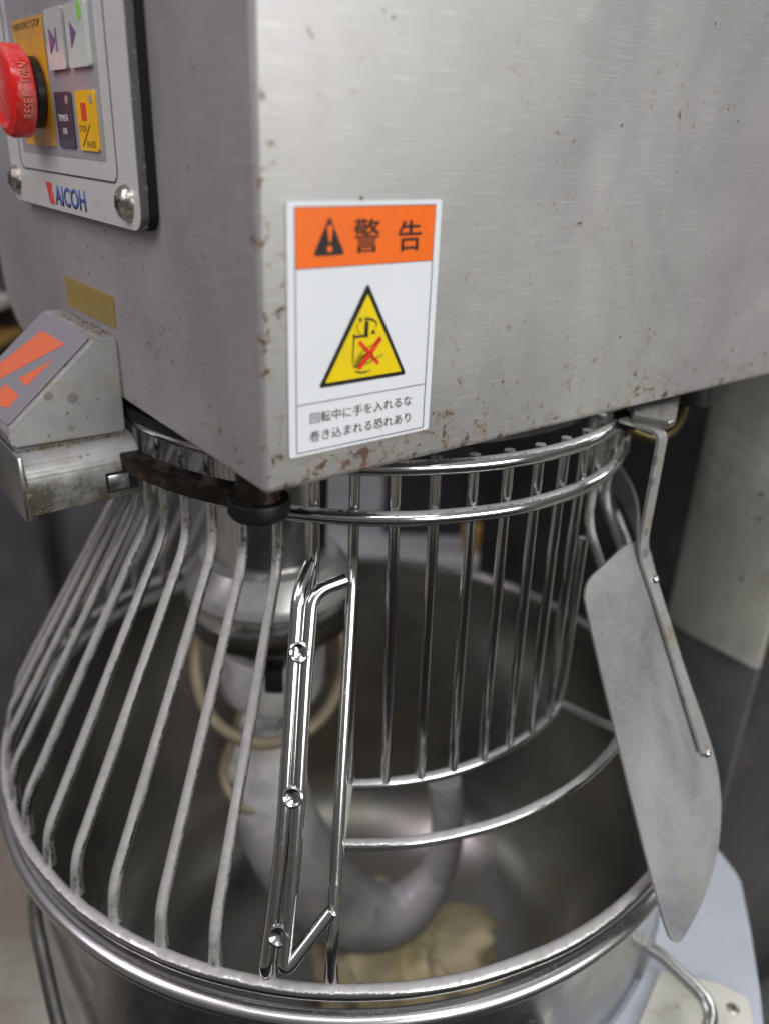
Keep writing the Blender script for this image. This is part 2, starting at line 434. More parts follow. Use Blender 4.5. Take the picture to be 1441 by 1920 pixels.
def text_bm(body, fr, x0, y0, x1, y1, h0, h1, bold=0.0, stretch=True):
    cu = bpy.data.curves.new('t', 'FONT'); cu.body = body; cu.resolution_u = 3; cu.offset = bold
    ob = bpy.data.objects.new('t', cu); COL.objects.link(ob)
    dg = bpy.context.evaluated_depsgraph_get(); dg.update()
    me = bpy.data.meshes.new_from_object(ob.evaluated_get(dg))
    bm = bmesh.new(); bm.from_mesh(me)
    bpy.data.objects.remove(ob); bpy.data.curves.remove(cu); bpy.data.meshes.remove(me)
    xs = [v.co.x for v in bm.verts]; ys = [v.co.y for v in bm.verts]
    a, b, c, d = min(xs), max(xs), min(ys), max(ys)
    kx = (x1-x0)/(b-a); ky = (y1-y0)/(d-c) if stretch else kx
    for v in bm.verts:
        v.co = fr.p(x0+(v.co.x-a)*kx, y0+(v.co.y-c)*ky, h1)
    r = bmesh.ops.extrude_face_region(bm, geom=bm.faces[:])
    for g in r['geom']:
        if isinstance(g, bmesh.types.BMVert): g.co -= fr.n*(h1-h0)
    return bm

# ================================================================== SETTING
bm = bmesh.new(); box(bm, (-60, -50, -3.0), (60, 70, -2.8)); f = link('floor', bm, 'floor', smooth=0); f['kind'] = 'structure'
bm = bmesh.new(); box(bm, (-30, 6.5, -2.8), (30, 6.9, 9)); wl = link('wall', bm, 'wall', smooth=0); wl['kind'] = 'structure'

bm = bmesh.new(); box(bm, (-4.5, -9, -2.8), (7.5, -.75, -2.74), .02);  # added out of view so the upright bars reflect a dark floor
mt_ = link('added_dark_mat', bm, 'rubber'); mt_['label'] = 'unseen black mat added in front of the mixer to darken reflections in the bars'; mt_['category'] = 'reflection blocker'
# ================================================================== THE MACHINE (local frame: x back along the head, y left, z up; origin at the lower front corner)
PHI = 0.6611966
C = Vector((-.1198093, -.9167137, 1.045))
mix = thing('dough_mixer', 'stained stainless steel planetary dough mixer with warning sticker on its head', 'mixer', C, PHI)
def to_m(p):
    d = Vector(p) - C; c, s = math.cos(PHI), math.sin(PHI)
    return Vector((d.x*c + d.y*s, -d.x*s + d.y*c, d.z))
def mlink(*a, **k): return link(*a, parent=k.pop('parent', mix), **k)

# head casing: front outline (y,z) with rounded far lower corner, pulled back along x
bm = bmesh.new()
prof = [(0, 0)]
for k in range(11):
    t = R_(270 - 0) - R_(90)*k/10
    prof.append((1.478-.17+.17*math.cos(t)*-1 if False else 1.308+.17*math.sin(R_(9*k)), .17-.17*math.cos(R_(9*k))))
prof += [(1.478, 1.7), (0, 1.7)]
prism(bm, [Vector((0, y, z)) for y, z in prof], Vector((3.6, 0, 0)))
bmesh.ops.recalc_face_normals(bm, faces=bm.faces[:])
es = [e for e in bm.edges if max(v.co.x for v in e.verts) < 1e-6 or (abs(e.verts[0].co.y) < 1e-6 and abs(e.verts[1].co.y) < 1e-6 and max(v.co.z for v in e.verts) < 1e-6)]
bmesh.ops.bevel(bm, geom=es, offset=.013, segments=5, affect='EDGES', profile=.5)
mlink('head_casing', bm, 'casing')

# weld seam line on underside, planetary flange under the head
ax = to_m((0.022, 0.0035, 1.045))
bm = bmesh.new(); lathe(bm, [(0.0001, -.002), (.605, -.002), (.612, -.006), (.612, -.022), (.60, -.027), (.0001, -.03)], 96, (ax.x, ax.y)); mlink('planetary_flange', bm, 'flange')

# column behind the bowl; dark steel partly stands in for under-head shade
bm = bmesh.new(); box(bm, (1.93, .035, -3.84), (3.6, 1.44, -.003), .02, 2); mlink('column', bm, 'dark_steel')
bm = bmesh.new()
cp = [(1.93, .022), (1.905, .022), (1.90, .030)] + [(1.90+.34*(1-math.cos(R_(a))), .26+.36*math.sin(R_(a))) for a in range(0, 91, 10)]
prism(bm, [Vector((x_, y_, -1.095)) for x_, y_ in cp], Vector((0, 0, 1.09))); mlink('column_panel', bm, 'column', smooth=35)
bm = bmesh.new(); prism(bm, [Vector((x_+.012, y_+.004, -3.6)) for x_, y_ in cp], Vector((0, 0, 2.503))); mlink('dark_reflection_panel', bm, 'cabinet', smooth=35)  # same column; darker steel painted in for its reflection below the panel edge
bm = bmesh.new(); box(bm, (-.1, -.15, -3.845), (3.7, 1.6, -3.6), .06, 3); mlink('base', bm, 'dark_steel')

# planetary shaft (leans nowhere: straight down) and collars
sx, sy = -.255, -.01
sm = to_m((sx, sy, 0))
def lm(name, pr, mat, seg=64): 
    bm = bmesh.new(); lathe(bm, [(r, z-1.045) for r, z in pr], seg, (sm.x, sm.y)); return mlink(name, bm, mat)
lm('planetary_shaft', [(.165, 1.0), (.165, .49), (.155, .48)], 'chrome')
lm('collar_cone', [(.160, .492), (.196, .484), (.238, .425), (.2445, .408), (.2445, .392), (.2, .39)], 'collar')
lm('shaft_collar', [(.155, .488), (.20, .478), (.232, .42), (.243, .40), (.243, .285), (.236, .272), (.12, .268)], 'chrome')

FRT = Frame((0, 0, 0), (0, -1, 0), (0, 0, 1))      # front face, x runs right = -y
RGT = Frame((0, 0, 0), (1, 0, 0), (0, 0, 1))       # right side face

# ---- gold foil label on the front
bm = bmesh.new(); FRT.plate(bm, [(-.889, .150), (-.5985, .1538), (-.5975, .2155), (-.886, .2165)], .001, .004); mlink('foil_label', bm, 'gold', smooth=0)

# ---- warning sticker on the side face
stk = mlink('warning_sticker', (lambda b: (RGT.plate(b, rrect(.0435, .0558, .3275, .4365, .004), .0012, .0036), b)[1])(bmesh.new()), 'sticker', smooth=0)
H = [.0036]
def lay(name, mat, fn, up=.0009, lab=None):
    bm = bmesh.new(); fn(bm, H[0]+.0002, H[0]+up); o = link(name, bm, mat, parent=stk, smooth=0, label=lab); return o
stk_children = []
X0, X1, Y0, Y1 = .0575, .3135, .0625, .4285
lay('orange_band', 'orange', lambda b, a, c: RGT.plate(b, [(X0, .345), (X1, .345), (X1, Y1), (X0, Y1)], a, c))
def lines(b, a, c):
    t = .0013
    for p in (((X0-t, Y0), (X0, Y0), (X0, Y1), (X0-t, Y1)), ((X1, Y0), (X1+t, Y0), (X1+t, Y1), (X1, Y1)),
              ((X0-t, Y0-t), (X1+t, Y0-t), (X1+t, Y0), (X0-t, Y0)), ((X0-t, Y1), (X1+t, Y1), (X1+t, Y1+t), (X0-t, Y1+t)),
              ((X0, .1395), (X1, .1395), (X1, .1408), (X0, .1408)), ((X0, .3440), (X1, .3440), (X1, .3450), (X0, .3450))):
        RGT.plate(b, p, a, c)
lay('printed_border', 'inkline', lines)
def rtri(ax_, ay_, bx, by, cx, cy, r, n=4):
    pts = [Vector((ax_, ay_)), Vector((bx, by)), Vector((cx, cy))]; out = []
    for i in range(3):
        p, q, s_ = pts[i-1], pts[i], pts[(i+1) % 3]
        d = min(r, .4*(p-q).length)
        a = q+(p-q).normalized()*d; b = q+(s_-q).normalized()*d
        for k in range(n+1):
            t = k/n; v = a*(1-t)**2+q*2*t*(1-t)+b*t*t; out.append((v.x, v.y))
    return out
lay('warning_triangle', 'inkblack', lambda b, a, c: RGT.plate(b, rtri(.0865, .3615, .1420, .3615, .1150, .4165, .006), a+.0009, c+.0009))
def excl(b, a, c):
    pts = []
    for k in range(9): t = math.pi*k/8; pts.append((.1149+.0050*math.cos(t), .3995+.0050*math.sin(t)))
    pts += [(.1131, .3805), (.1168, .3805)]
    RGT.plate(b, pts, a+.0018, c+.0018)
    RGT.plate(b, [(.1148+.0046*math.cos(2*math.pi*k/16), .3708+.0046*math.sin(2*math.pi*k/16)) for k in range(16)], a+.0018, c+.0018)
lay('exclamation_mark', 'orange', excl)
for ch, x0, y0, x1, y1 in (('警', .158, .3625, .2045, .411), ('告', .2415, .3615, .2865, .4065)):
    link('lettering', text_bm(ch, RGT, x0, y0, x1, y1, .0050, .0056), 'inkblack', parent=stk, smooth=0)
    link('lettering', text_bm(ch, RGT, x0+.0011, y0+.0006, x1+.0011, y1+.0006, .0051, .0057), 'inkblack', parent=stk, smooth=0)
link('lettering', text_bm('回転中に手を入れるな', RGT, .0815, .1065, .2855, .1245, .0040, .0045), 'inkblack', parent=stk, smooth=0)
link('lettering', text_bm('巻き込まれる恐れあり', RGT, .0805, .0765, .2845, .0945, .0040, .0045), 'inkblack', parent=stk, smooth=0)
lay('hazard_triangle', 'inkblack', lambda b, a, c: RGT.plate(b, rtri(.0970, .1625, .2705, .1625, .1868, .3175, .007), a, c))
lay('hazard_field', 'yellow', lambda b, a, c: RGT.plate(b, rtri(.1090, .1695, .2590, .1695, .1867, .3005, .002), a+.0009, c+.0009))
def arc2(cx, cy, rx, ry, a0, a1, n=14): return [(cx+rx*math.cos(R_(a0+(a1-a0)*k/n)), cy+ry*math.sin(R_(a0+(a1-a0)*k/n))) for k in range(n+1)]
def picto(b, a, c):
    a += .0018; c += .0018
    RGT.plate(b, [(.1818, .2588), (.1892, .2588), (.1885, .2338), (.1812, .2338)], a, c)
    RGT.plate(b, [(.1625, .2345), (.1812, .2345), (.1812, .2385), (.1625, .2385)], a, c)
    RGT.plate(b, [(.1598, .2415), (.1625, .2415), (.1625, .2345), (.1607, .1975), (.1590, .1955), (.1600, .2345)], a, c)
    RGT.stroke(b, arc2(.1835, .2515, .0215, .0110, 95, -20), .002, a, c, lambda t: .0034*(1-t)+.0010)
    RGT.stroke(b, arc2(.1810, .2510, .0140, .0125, 150, 245), .0009, a, c)
    RGT.plate(b, [(.1935, .2385), (.1990, .2455), (.2035, .2375)], a, c)
    RGT.plate(b, [(.1690, .2632), (.1752, .2655), (.1745, .2575)], a, c)
    RGT.stroke(b, arc2(.1815, .1835, .0165, .0058, 190, 330), .002, a, c, lambda t: .0008+.002*math.sin(math.pi*min(1, t*1.1)))
lay('machine_pictogram', 'inkblack', picto)
def cross(b, a, c):
    a += .0020; c += .0020
    RGT.plate(b, [(.1688, .2262), (.1745, .2298), (.2125, .1910), (.2085, .1865)], a, c)
    RGT.stroke(b, [(.2135, .2305), (.2050, .2215), (.1990, .2140), (.1925, .2070), (.1850, .2000), (.1790, .1930), (.1705, .1852)], .0082, a+.0004, c+.0004)
lay('red_cross', 'red', cross)
def hand(b, a, c):
    a += .0032; c += .0032; wd = .0008
    def sm(pts):
        out = []; P_ = [Vector(p) for p in pts]; P_ = [P_[0]]+P_+[P_[-1]]
        for i in range(1, len(P_)-2):
            p0, p1, p2, p3 = P_[i-1:i+3]
            for k in range(4):
                t = k/4; out.append(.5*((2*p1)+(-p0+p2)*t+(2*p0-5*p1+4*p2-p3)*t*t+(-p0+3*p1-3*p2+p3)*t**3))
        out.append(P_[-2]); return out
    for pts in ([(.2110, .2300), (.2065, .2240), (.1985, .2208), (.1900, .2180), (.1800, .2135), (.1720, .2080), (.1660, .2000), (.1610, .1915), (.1618, .1885), (.1640, .1892), (.1700, .1990), (.1770, .2070)],
                [(.1640, .1892), (.1655, .1880), (.1668, .1895), (.1720, .1985), (.1790, .2055), (.1850, .2080)],
                [(.1668, .1895), (.1690, .1890), (.1745, .1960), (.1800, .2040), (.1880, .2090), (.1950, .2080), (.1980, .2050), (.1950, .2010), (.1880, .1975), (.1848, .1935), (.1860, .1912), (.1920, .1925), (.1990, .1970), (.2080, .1995), (.2140, .2010), (.2180, .2040)]):
        RGT.stroke(b, sm(pts), wd, a, c)
lay('hand_pictogram', 'inkblack', hand)

# ---- control panel on the front face
bm = bmesh.new(); FRT.plate(bm, rrect(-1.104, .362, -.3375, 1.25, .033), .001, .014); mlink('panel_gap_shadow', bm, 'rubber')  # black slab paints in the dark side and shadow gap behind the panel
bm = bmesh.new(); FRT.plate(bm, rrect(-1.108, .361, -.343, 1.25, .032), .0145, .028)
pan = mlink('control_panel', bm, 'panel_edge')
def pl(name, mat, fn, lab=None, sm=0):
    bm = bmesh.new(); fn(bm); return link(name, bm, mat, parent=pan, smooth=sm, label=lab)
h = .028
pl('panel_face', 'panel', lambda b: FRT.plate(b, rrect(-1.106, .363, -.347, 1.248, .030), h+.0002, h+.0012))
pl('membrane', 'panel_grey', lambda b: FRT.plate(b, rrect(-.982, .468, -.480, 1.20, .006), h+.0014, h+.0022))
def outline(b):
    a = rrect(-1.017, .435, -.433, 1.22, .022, 6); P_ = a + [a[0]]
    FRT.stroke(b, P_, .0032, h+.0013, h+.002)
pl('border_line', 'inkline', outline)
pl('mark', 'logo_red', lambda b: (FRT.plate(b, [(-.852, .4150), (-.813, .4150), (-.818, .4010), (-.838, .3735)], h+.0013, h+.002), FRT.plate(b, [(-.812, .4000), (-.806, .3725), (-.834, .3725)], h+.0013, h+.002)))
link('lettering', text_bm('AICOH', FRT, -.798, .3735, -.612, .4110, h+.0013, h+.002, .02), 'logo_blue', parent=pan, smooth=0)
pl('stop_plate', 'estop_yellow', lambda b: FRT.plate(b, [(-.945, .484), (-.7465, .484), (-.744, .71), (-.945, .71)], h+.0024, h+.0036))
link('lettering', text_bm('EMERGENCY STOP', FRT, -.935, .692, -.76, .704, h+.0038, h+.0044), 'key_text_dark', parent=pan, smooth=0)
pl('key', 'key_dark', lambda b: FRT.plate(b, rrect(-.716, .4843, -.6245, .5790, .006), h+.0024, h+.006), 'dark violet timer key')
pl('key', 'key_yellow', lambda b: FRT.plate(b, rrect(-.596, .4823, -.5012, .5795, .006), h+.0024, h+.006), 'yellow stop and pause key')
for x0, x1 in ((-.711, -.616), (-.596, -.4975)):
    pl('key', 'key_white', lambda b: FRT.plate(b, rrect(x0, .6146, x1, .7120, .006), h+.0024, h+.010), 'tall white key')
pl('violet_arrow', 'violet', lambda b: FRT.plate(b, [(-.572, .645), (-.572, .685), (-.545, .667)], h+.0102, h+.011))
pl('violet_arrow', 'violet', lambda b: (FRT.plate(b, [(-.690, .640), (-.655, .662), (-.690, .682)], h+.0102, h+.011), FRT.plate(b, [(-.655, .643), (-.649, .643), (-.649, .680), (-.655, .680)], h+.0102, h+.011)))
pl('green_lamp', 'green_lens', lambda b: FRT.plate(b, [(-.520+.010*math.cos(R_(20*k)), .697+.014*math.sin(R_(20*k))) for k in range(18)], h+.0102, h+.0112))
for cx in (-.645, -.518): pl('key_lamp', 'lens', lambda b: FRT.plate(b, [(cx+.0075*math.cos(R_(20*k)), .5655+.0075*math.sin(R_(20*k))) for k in range(18)], h+.0062, h+.007))
pl('stop_symbol', 'key_red', lambda b: FRT.plate(b, [(-.570, .532), (-.5450, .532), (-.5450, .560), (-.570, .560)], h+.0062, h+.007))
link('lettering', text_bm('TIMER', FRT, -.703, .5300, -.646, .5410, h+.0062, h+.0065), 'key_text', parent=pan, smooth=0)
link('lettering', text_bm('ON', FRT, -.684, .5075, -.660, .5185, h+.0062, h+.0065), 'key_text', parent=pan, smooth=0)
link('lettering', text_bm('STOP', FRT, -.588, .5130, -.551, .5235, h+.0062, h+.0065), 'key_text_dark', parent=pan, smooth=0)
link('lettering', text_bm('PAUSE', FRT, -.556, .4880, -.512, .4985, h+.0062, h+.0065), 'key_text_dark', parent=pan, smooth=0)
pl('slash', 'key_text_dark', lambda b: FRT.stroke(b, [(-.578, .489), (-.532, .525)], .0018, h+.0062, h+.007))
def turned(name, prof_, u, v, mat, lab=None, seg=48):
    """lathe about an axis that sticks out of the front face: prof (radius, out)"""
    bm = bmesh.new(); lathe(bm, prof_, seg)
    for q in bm.verts: q.co = Vector((-q.co.z, u + q.co.x, v + q.co.y))
    return link(name, bm, mat, parent=pan, smooth=35, label=lab)
for u, v in ((.402, .405), (1.070, .4075)):
    turned('panel_screw', [(.0001, .047), (.014, .0465), (.0225, .043), (.0285, .036), (.031, .029)], u, v, 'crusted_screw', seg=40)
    bm = bmesh.new()
    for a in (35, 125):
        d = Vector((math.cos(R_(a)), math.sin(R_(a)))); nn = Vector((-d.y, d.x))
        q = [Vector((-u, v))+d*.013+nn*.003, Vector((-u, v))-d*.013+nn*.003, Vector((-u, v))-d*.013-nn*.003, Vector((-u, v))+d*.013-nn*.003]
        FRT.plate(bm, [(p.x, p.y) for p in q], .0462, .0473 + (.0002 if a > 90 else 0))
    link('screw_slot', bm, 'black', parent=pan, smooth=0)
turned('button_collar', [(.0001, .031), (.060, .031), (.064, .034), (.064, .048), (.058, .053), (.0001, .054)], .825, .58, 'black')
turned('emergency_button', [(.040, .052), (.074, .054), (.083, .060), (.0835, .088), (.079, .097), (.066, .102), (.060, .099), (.055, .096), (.03, .099), (.0001, .100)], .825, .58, 'estop_red', 'worn red emergency stop button')
# crumpled clear film stuck over the upper keys
M['film'] = bpy.data.materials.new('clear_film'); M['film'].use_nodes = True
ft = M['film'].node_tree; ft.nodes.clear(); fo = ft.nodes.new('ShaderNodeOutputMaterial'); fm = ft.nodes.new('ShaderNodeMixShader')
fg = ft.nodes.new('ShaderNodeBsdfGlossy'); fg.inputs['Roughness'].default_value = .12; fg.inputs['Color'].default_value = (1, .93, .96, 1)
fr_ = ft.nodes.new('ShaderNodeBsdfTransparent'); fm.inputs[0].default_value = .16
ft.links.new(fr_.outputs[0], fm.inputs[1]); ft.links.new(fg.outputs[0], fm.inputs[2]); ft.links.new(fm.outputs[0], fo.inputs[0])
bm = bmesh.new(); nx_, ny_ = 60, 60; gr = []
for i in range(nx_+1):
    row = []
    for j in range(ny_+1):
        u = -.955 + .475*i/nx_ + .006*noise.noise(Vector((0, j*.25, 2))); v = .665 - .10*noise.noise(Vector((i*.06, 0, 7))) * .5 + (1.0-.665)*j/ny_
        hh = .016 + .010*abs(noise.noise(Vector((u*16, v*16, 0)))) + .010*abs(noise.noise(Vector((u*45, v*30, 4)))) + (.004 if v < .72 else 0)
        row.append(bm.verts.new(FRT.p(u, v, h+hh)))
    gr.append(row)
for i in range(nx_):
    for j in range(ny_): bm.faces.new((gr[i][j], gr[i+1][j], gr[i+1][j+1], gr[i][j+1]))
link('clear_film', bm, 'film', parent=pan, smooth=180)
# embossed words running round the button's skirt
for wd_, a0, a1 in (('TURN', 8, 34), ('RESET', -34, -2)):
    fr0 = Frame((0, 0, 0), (1, 0, 0), (0, 1, 0)); bm = text_bm(wd_, fr0, 0, 0, 1, 1, 0, .001, .01)
    for q in bm.verts:
        a = R_(a0 + (a1-a0)*q.co.x); rr = .0836 + .0014*(1 if q.co.z > 0 else 0) + .0002
        out = .066 + .017*q.co.y
        q.co = Vector((-out, .825 - rr*math.cos(a), .58 + rr*math.sin(a)))
    link('lettering', bm, 'estop_text', parent=pan, smooth=0)

# ---- sensor housing of cast aluminium on the front, with logo plate
def hx(out, u, v): return Vector((-out, u, v))
sec = [(0, .134), (.040, .137), (.048, .133), (.232, -.026), (.235, -.034), (.227, -.064), (0, -.068)]
bm = bmesh.new(); prism(bm, [hx(o, .6017, v) for o, v in sec], Vector((0, .33, 0)))
bmesh.ops.recalc_face_normals(bm, faces=bm.faces[:]); bmesh.ops.bevel(bm, geom=[e for e in bm.edges if e.calc_length() > .02], offset=.0045, segments=2, affect='EDGES')
hs = mlink('switch_housing', bm, 'cast')
# slanted logo plate
A3 = hx(.0440, .6017, .1355); sd = Vector((-(.235-.044), 0, -.030-.1355)).normalized(); 
SL = Frame(A3, (0, -1, 0), -sd)
bm = bmesh.new(); SL.plate(bm, rrect(-.318, -.242, -.017, -.006, .006), .003, .0058); link('logo_plate', bm, 'logo_plate', parent=hs, smooth=0)
def logo(b):
    for poly in ([(-.235, -.045), (-.081, -.043), (-.171, -.0+ -.118), (-.245, -.170), (-.300, -.192)] if False else
                 [(-.2354, -.0454), (-.0812, -.0429), (-.2268, -.1904), (-.300, -.192)],
                 [(-.0706, -.0847), (-.0798, -.1600), (-.1410, -.1586)],
                 [(-.1718, -.1836), (-.0737, -.1830), (-.0707, -.2154), (-.1259+.003, -.2286), (-.176, -.2286)]):
        SL.plate(b, poly, .006, .0066)
bm = bmesh.new(); logo(bm); link('logo_mark', bm, 'logo_orange', parent=hs, smooth=0)
# lower block with a slot for the guard's arm
bm = bmesh.new()
secl = [(.93, -.070), (.604, -.070), (.572, -.090), (.562, -.106), (.558, -.120), (.558, -.192), (.564, -.200), (.93, -.215)]
prism(bm, [hx(-.012, u, v) for u, v in secl], Vector((-.238, 0, 0)))
bmesh.ops.recalc_face_normals(bm, faces=bm.faces[:])
bmesh.ops.bevel(bm, geom=[e for e in bm.edges if e.calc_length() > .012], offset=.004, segments=3, affect='EDGES')
link('latch_block', bm, 'cast', parent=hs, smooth=60)
bm = bmesh.new(); box(bm, hx(.068, .5565, -.1805), hx(.0, .562, -.1365)); link('latch_slot', bm, 'black', parent=hs, smooth=0)
bm = bmesh.new(); box(bm, hx(.064, .5545, -.176), hx(.020, .560, -.142), .002); link('latch_bolt', bm, 'chrome_rough', parent=hs)
bm = bmesh.new(); box(bm, hx(.236, .553, -.206), hx(.2255, .94, -.068), .003); link('end_plate', bm, 'chrome_rough', parent=hs, smooth=35)
# crumbs packed in the joints
bm = bmesh.new()
rnd = random.Random(3)
for k in range(420):
    t = rnd.random(); j = rnd.random()
    if j < .35: p = hx(.004+.22*t, .598, -.071+rnd.gauss(0, .0012)); 
    elif j < .6: p = hx(.2245+rnd.gauss(0, .001), .557, -.11-.09*t)
    elif j < .8: p = hx(rnd.random()*.038, .61+.28*rnd.random(), .1375)
    else: p = hx(.222-.10*rnd.random()**2, .557, -.195+.07*rnd.random()**2)
    s_ = rnd.uniform(.0007, .0022)
    r = bmesh.ops.create_icosphere(bm, subdivisions=1, radius=1)
    mt = Matrix.Translation(p) @ Matrix.Rotation(rnd.random()*6, 4, Vector((rnd.random()-.5, rnd.random()-.5, rnd.random()-.5)).normalized()) @ Matrix.Diagonal((s_*rnd.uniform(.6, 2), s_, s_*.8, 1))
    bmesh.ops.transform(bm, matrix=mt, verts=r['verts'])
cr_ = link('crumbs', bm, 'grime', parent=hs); cr_['kind'] = 'stuff'

# ---- small fittings under the head on the right
def under(name, x, y, prof_, mat): 
    p = to_m(onz_(x, y)) if False else Vector((x, y, 0))
    bm = bmesh.new(); lathe(bm, prof_, 32, (p.x, p.y)); return mlink(name, bm, mat)
under('rubber_foot_knob', 1.25, .055, [(.0001, -.001), (.040, -.001), (.040, -.045), (.034, -.055), (.0001, -.056)], 'black')
bm = bmesh.new(); sweep(bm, fillet([(1.25, .09, -.002), (1.25, .08, -.07), (1.20, .06, -.115), (1.13, .07, -.135), (1.06, .12, -.10), (1.06, .14, -.002)], .05), .013); mlink('brass_pipe', bm, 'brass')

# ================================================================== BOWL
bowl = thing('mixing_bowl', 'large round stainless steel mixing bowl with rolled rim under the wire guard', 'bowl', (0, 0, -1.6))
def bl(name, bm, mat, **k):
    bmesh.ops.translate(bm, vec=Vector((0, 0, 1.6)), verts=bm.verts[:]); return link(name, bm, mat, parent=bowl, **k)
RB, ZB = 1.0098, -.0713
wallp = [(.990, ZB), (.985, -.10), (.980, -.2), (.975, -.75), (.955, -.95), (.89, -1.16), (.75, -1.32), (.5, -1.42), (.2, -1.45), (.0001, -1.455)]
def smooth_prof(p, n=3):
    for _ in range(n):
        q = [p[0]]
        for a, b in zip(p, p[1:]): q += [(a[0]*.75+b[0]*.25, a[1]*.75+b[1]*.25), (a[0]*.25+b[0]*.75, a[1]*.25+b[1]*.75)]
        q.append(p[-1]); p = q
    return p
wi = smooth_prof(wallp, 2)
bm = bmesh.new(); lathe(bm, wi, 128); bl('bowl_shell', bm, 'bowl_in')
bm = bmesh.new(); lathe(bm, [(r+.008, z-.004) for r, z in wi if r > .1] + [(.0001, -1.465)], 128); bl('bowl_outside', bm, 'chrome_rough')
bm = bmesh.new(); sweep(bm, ring_pts((-.0029, 0), RB, ZB, 0, 360, 160)[:-1], .0215, 16, closed=True); bl('rolled_rim', bm, 'rim')
# handles: bent rod with a flat weld leg
def handle(az, z0):
    bm = bmesh.new(); d = lambda a, r, z: Vector((r*math.cos(R_(a)), r*math.sin(R_(a)), z))
    sweep(bm, fillet([d(az+7, .984, z0), d(az+7, 1.03, z0), d(az+5, 1.20, z0-.03), d(az-13, 1.22, z0-.03), d(az-16, 1.03, z0), d(az-16, .984, z0)], .075, 8), .0185, 16)
    hd = bl('handle', bm, 'chrome_rough')
    bm = bmesh.new()
    a = R_(az+7); er = Vector((math.cos(a), math.sin(a), 0)); et = Vector((-er.y, er.x, 0))
    base = er*.983+Vector((0, 0, z0+.02+1.6))
    prism(bm, [base-et*.016, base+et*.016, base+et*.014-Vector((0, 0, .20)), base-et*.014-Vector((0, 0, .20))], er*.018)
    link('weld_leg', bm, 'chrome_rough', parent=hd)
    return hd
handle(-41, -.40)
# left-hand side guard strip of the bowl, a bent flat bar
bm = bmesh.new(); d = lambda a, r, z: Vector((r*math.cos(R_(a)), r*math.sin(R_(a)), z))
sweep(bm, fillet([d(-141, .975, -.10), d(-140, 1.012, -.22), d(-133, 1.035, -.55), d(-124, 1.03, -.92), d(-120, .975, -1.0)], .1, 8), .019, 14); bl('handle', bm, 'chrome_rough')

# ================================================================== WIRE GUARD
guard = thing('wire_bowl_guard', 'round stainless wire safety guard floured white standing on the bowl rim', 'wire guard', (0, 0, 0))
c0 = Vector((.0222, .0035)); RT, Z2, Z1 = .6463, .8884, .9954
ZA, RA1 = .2168, .6463; ca = Vector((-.0127, -.0031)); RA2, ZA2 = .8115, .2020
def gl(name, bm, mat, **k): return link(name, bm, mat, parent=guard, **k)
def wob(pts, amp=.0012): return [p + Vector([noise.noise(p*9+Vector((3*i, 7, 1)))*amp for i in range(3)]) for p in pts]
bm = bmesh.new(); sweep(bm, wob(ring_pts(c0, RT+.004, Z1, 0, 360, 120)[:-1]), .0158, 16, closed=True); gl('upper_ring', bm, 'bar_clean')
bm = bmesh.new(); sweep(bm, wob(ring_pts(c0, RT+.004, Z2, 0, 360, 120)[:-1]), .0158, 16, closed=True); gl('upper_ring', bm, 'bar_clean')
bm = bmesh.new(); sweep(bm, wob(ring_pts((0, 0), 1.0, 0, 22, -250, 170)), .0165, 16); gl('bottom_ring', bm, 'ring_flour')
def top_pt(az, z, r): return Vector((c0.x+r*math.cos(R_(az)), c0.y+r*math.sin(R_(az)), z))
def az_t(k): return -91.17+7.2*k
def az_b(k): return -90.04+7.19*k
rb = RT-.016
def flared(k, mat='bar', name='bar', start=None):
    a, b = az_t(k), az_b(k)
    j = random.uniform(-.25, .25)
    pts = [top_pt(a, Z1+.014, rb), top_pt(a, .757, rb), Vector((.978*math.cos(R_(b+j)), .978*math.sin(R_(b+j)), .105)), Vector((.985*math.cos(R_(b+j)), .985*math.sin(R_(b+j)), .012))]
    pts = fillet(pts, [.045, .045], 7)
    bm = bmesh.new()
    # extra points along the long slope keep the flour bump lively
    sweep(bm, pts, lambda t: (.0112 if t < .5 else .0128)*(1+.2*max(0, (t-.96)/.04)), 12)
    return gl(name, bm, mat)
for k in list(range(-19, 1)) + [8, 10, 12, 14]:
    flared(k, 'bar_half' if k in (0, -1) else 'bar')
for k in range(0, 9):          # upright bars down to the inner arc of the loading window
    a = az_t(k); b = -87.7 + 7.33*k
    if k == 8: b = -29.2
    ztop = .735 if k in (0, 8) else Z1+.014
    p0 = top_pt(a, ztop, rb - (.004 if k in (0, 8) else 0)); p1 = Vector((ca.x+RA1*math.cos(R_(b)), ca.y+RA1*math.sin(R_(b)), ZA+.004))
    if k in (0, 8): p0 = p0.lerp(p1, .03)
    bm = bmesh.new(); sweep(bm, [p0.lerp(p1, t/10) for t in range(11)], .0115, 12); gl('bar', bm, 'bar_clean')
for k in list(range(16, 31)):  # short stubs between the two upper rings at the back
    a = az_t(k); bm = bmesh.new(); sweep(bm, [top_pt(a, Z1+.02, rb), top_pt(a, Z2-.01, rb)], .0098, 10); gl('bar', bm, 'bar_clean')
bm = bmesh.new(); sweep(bm, wob(ring_pts(ca, RA1, ZA, -88.5, -28.5, 40)), .0132, 14); gl('window_arc', bm, 'ring_flour')
bm = bmesh.new(); sweep(bm, wob(ring_pts((0, 0), RA2, ZA2, -90.4, -31, 44)), .0132, 14); gl('window_arc', bm, 'ring_flour')
M['spoke'] = dusty_mat('floured_spoke', -.3, .3)
for a0, a1, k in ((-88.0, -90.2, 0), (-29.0, -31.5, 8)):
    p = Vector((ca.x+RA1*math.cos(R_(a0)), ca.y+RA1*math.sin(R_(a0)), ZA)); q = Vector((.922*math.cos(R_(a1)), .922*math.sin(R_(a1)), .205))
    bm = bmesh.new(); sweep(bm, [p.lerp(q, t/8) for t in range(9)], .0115, 12); gl('window_spoke', bm, 'spoke')
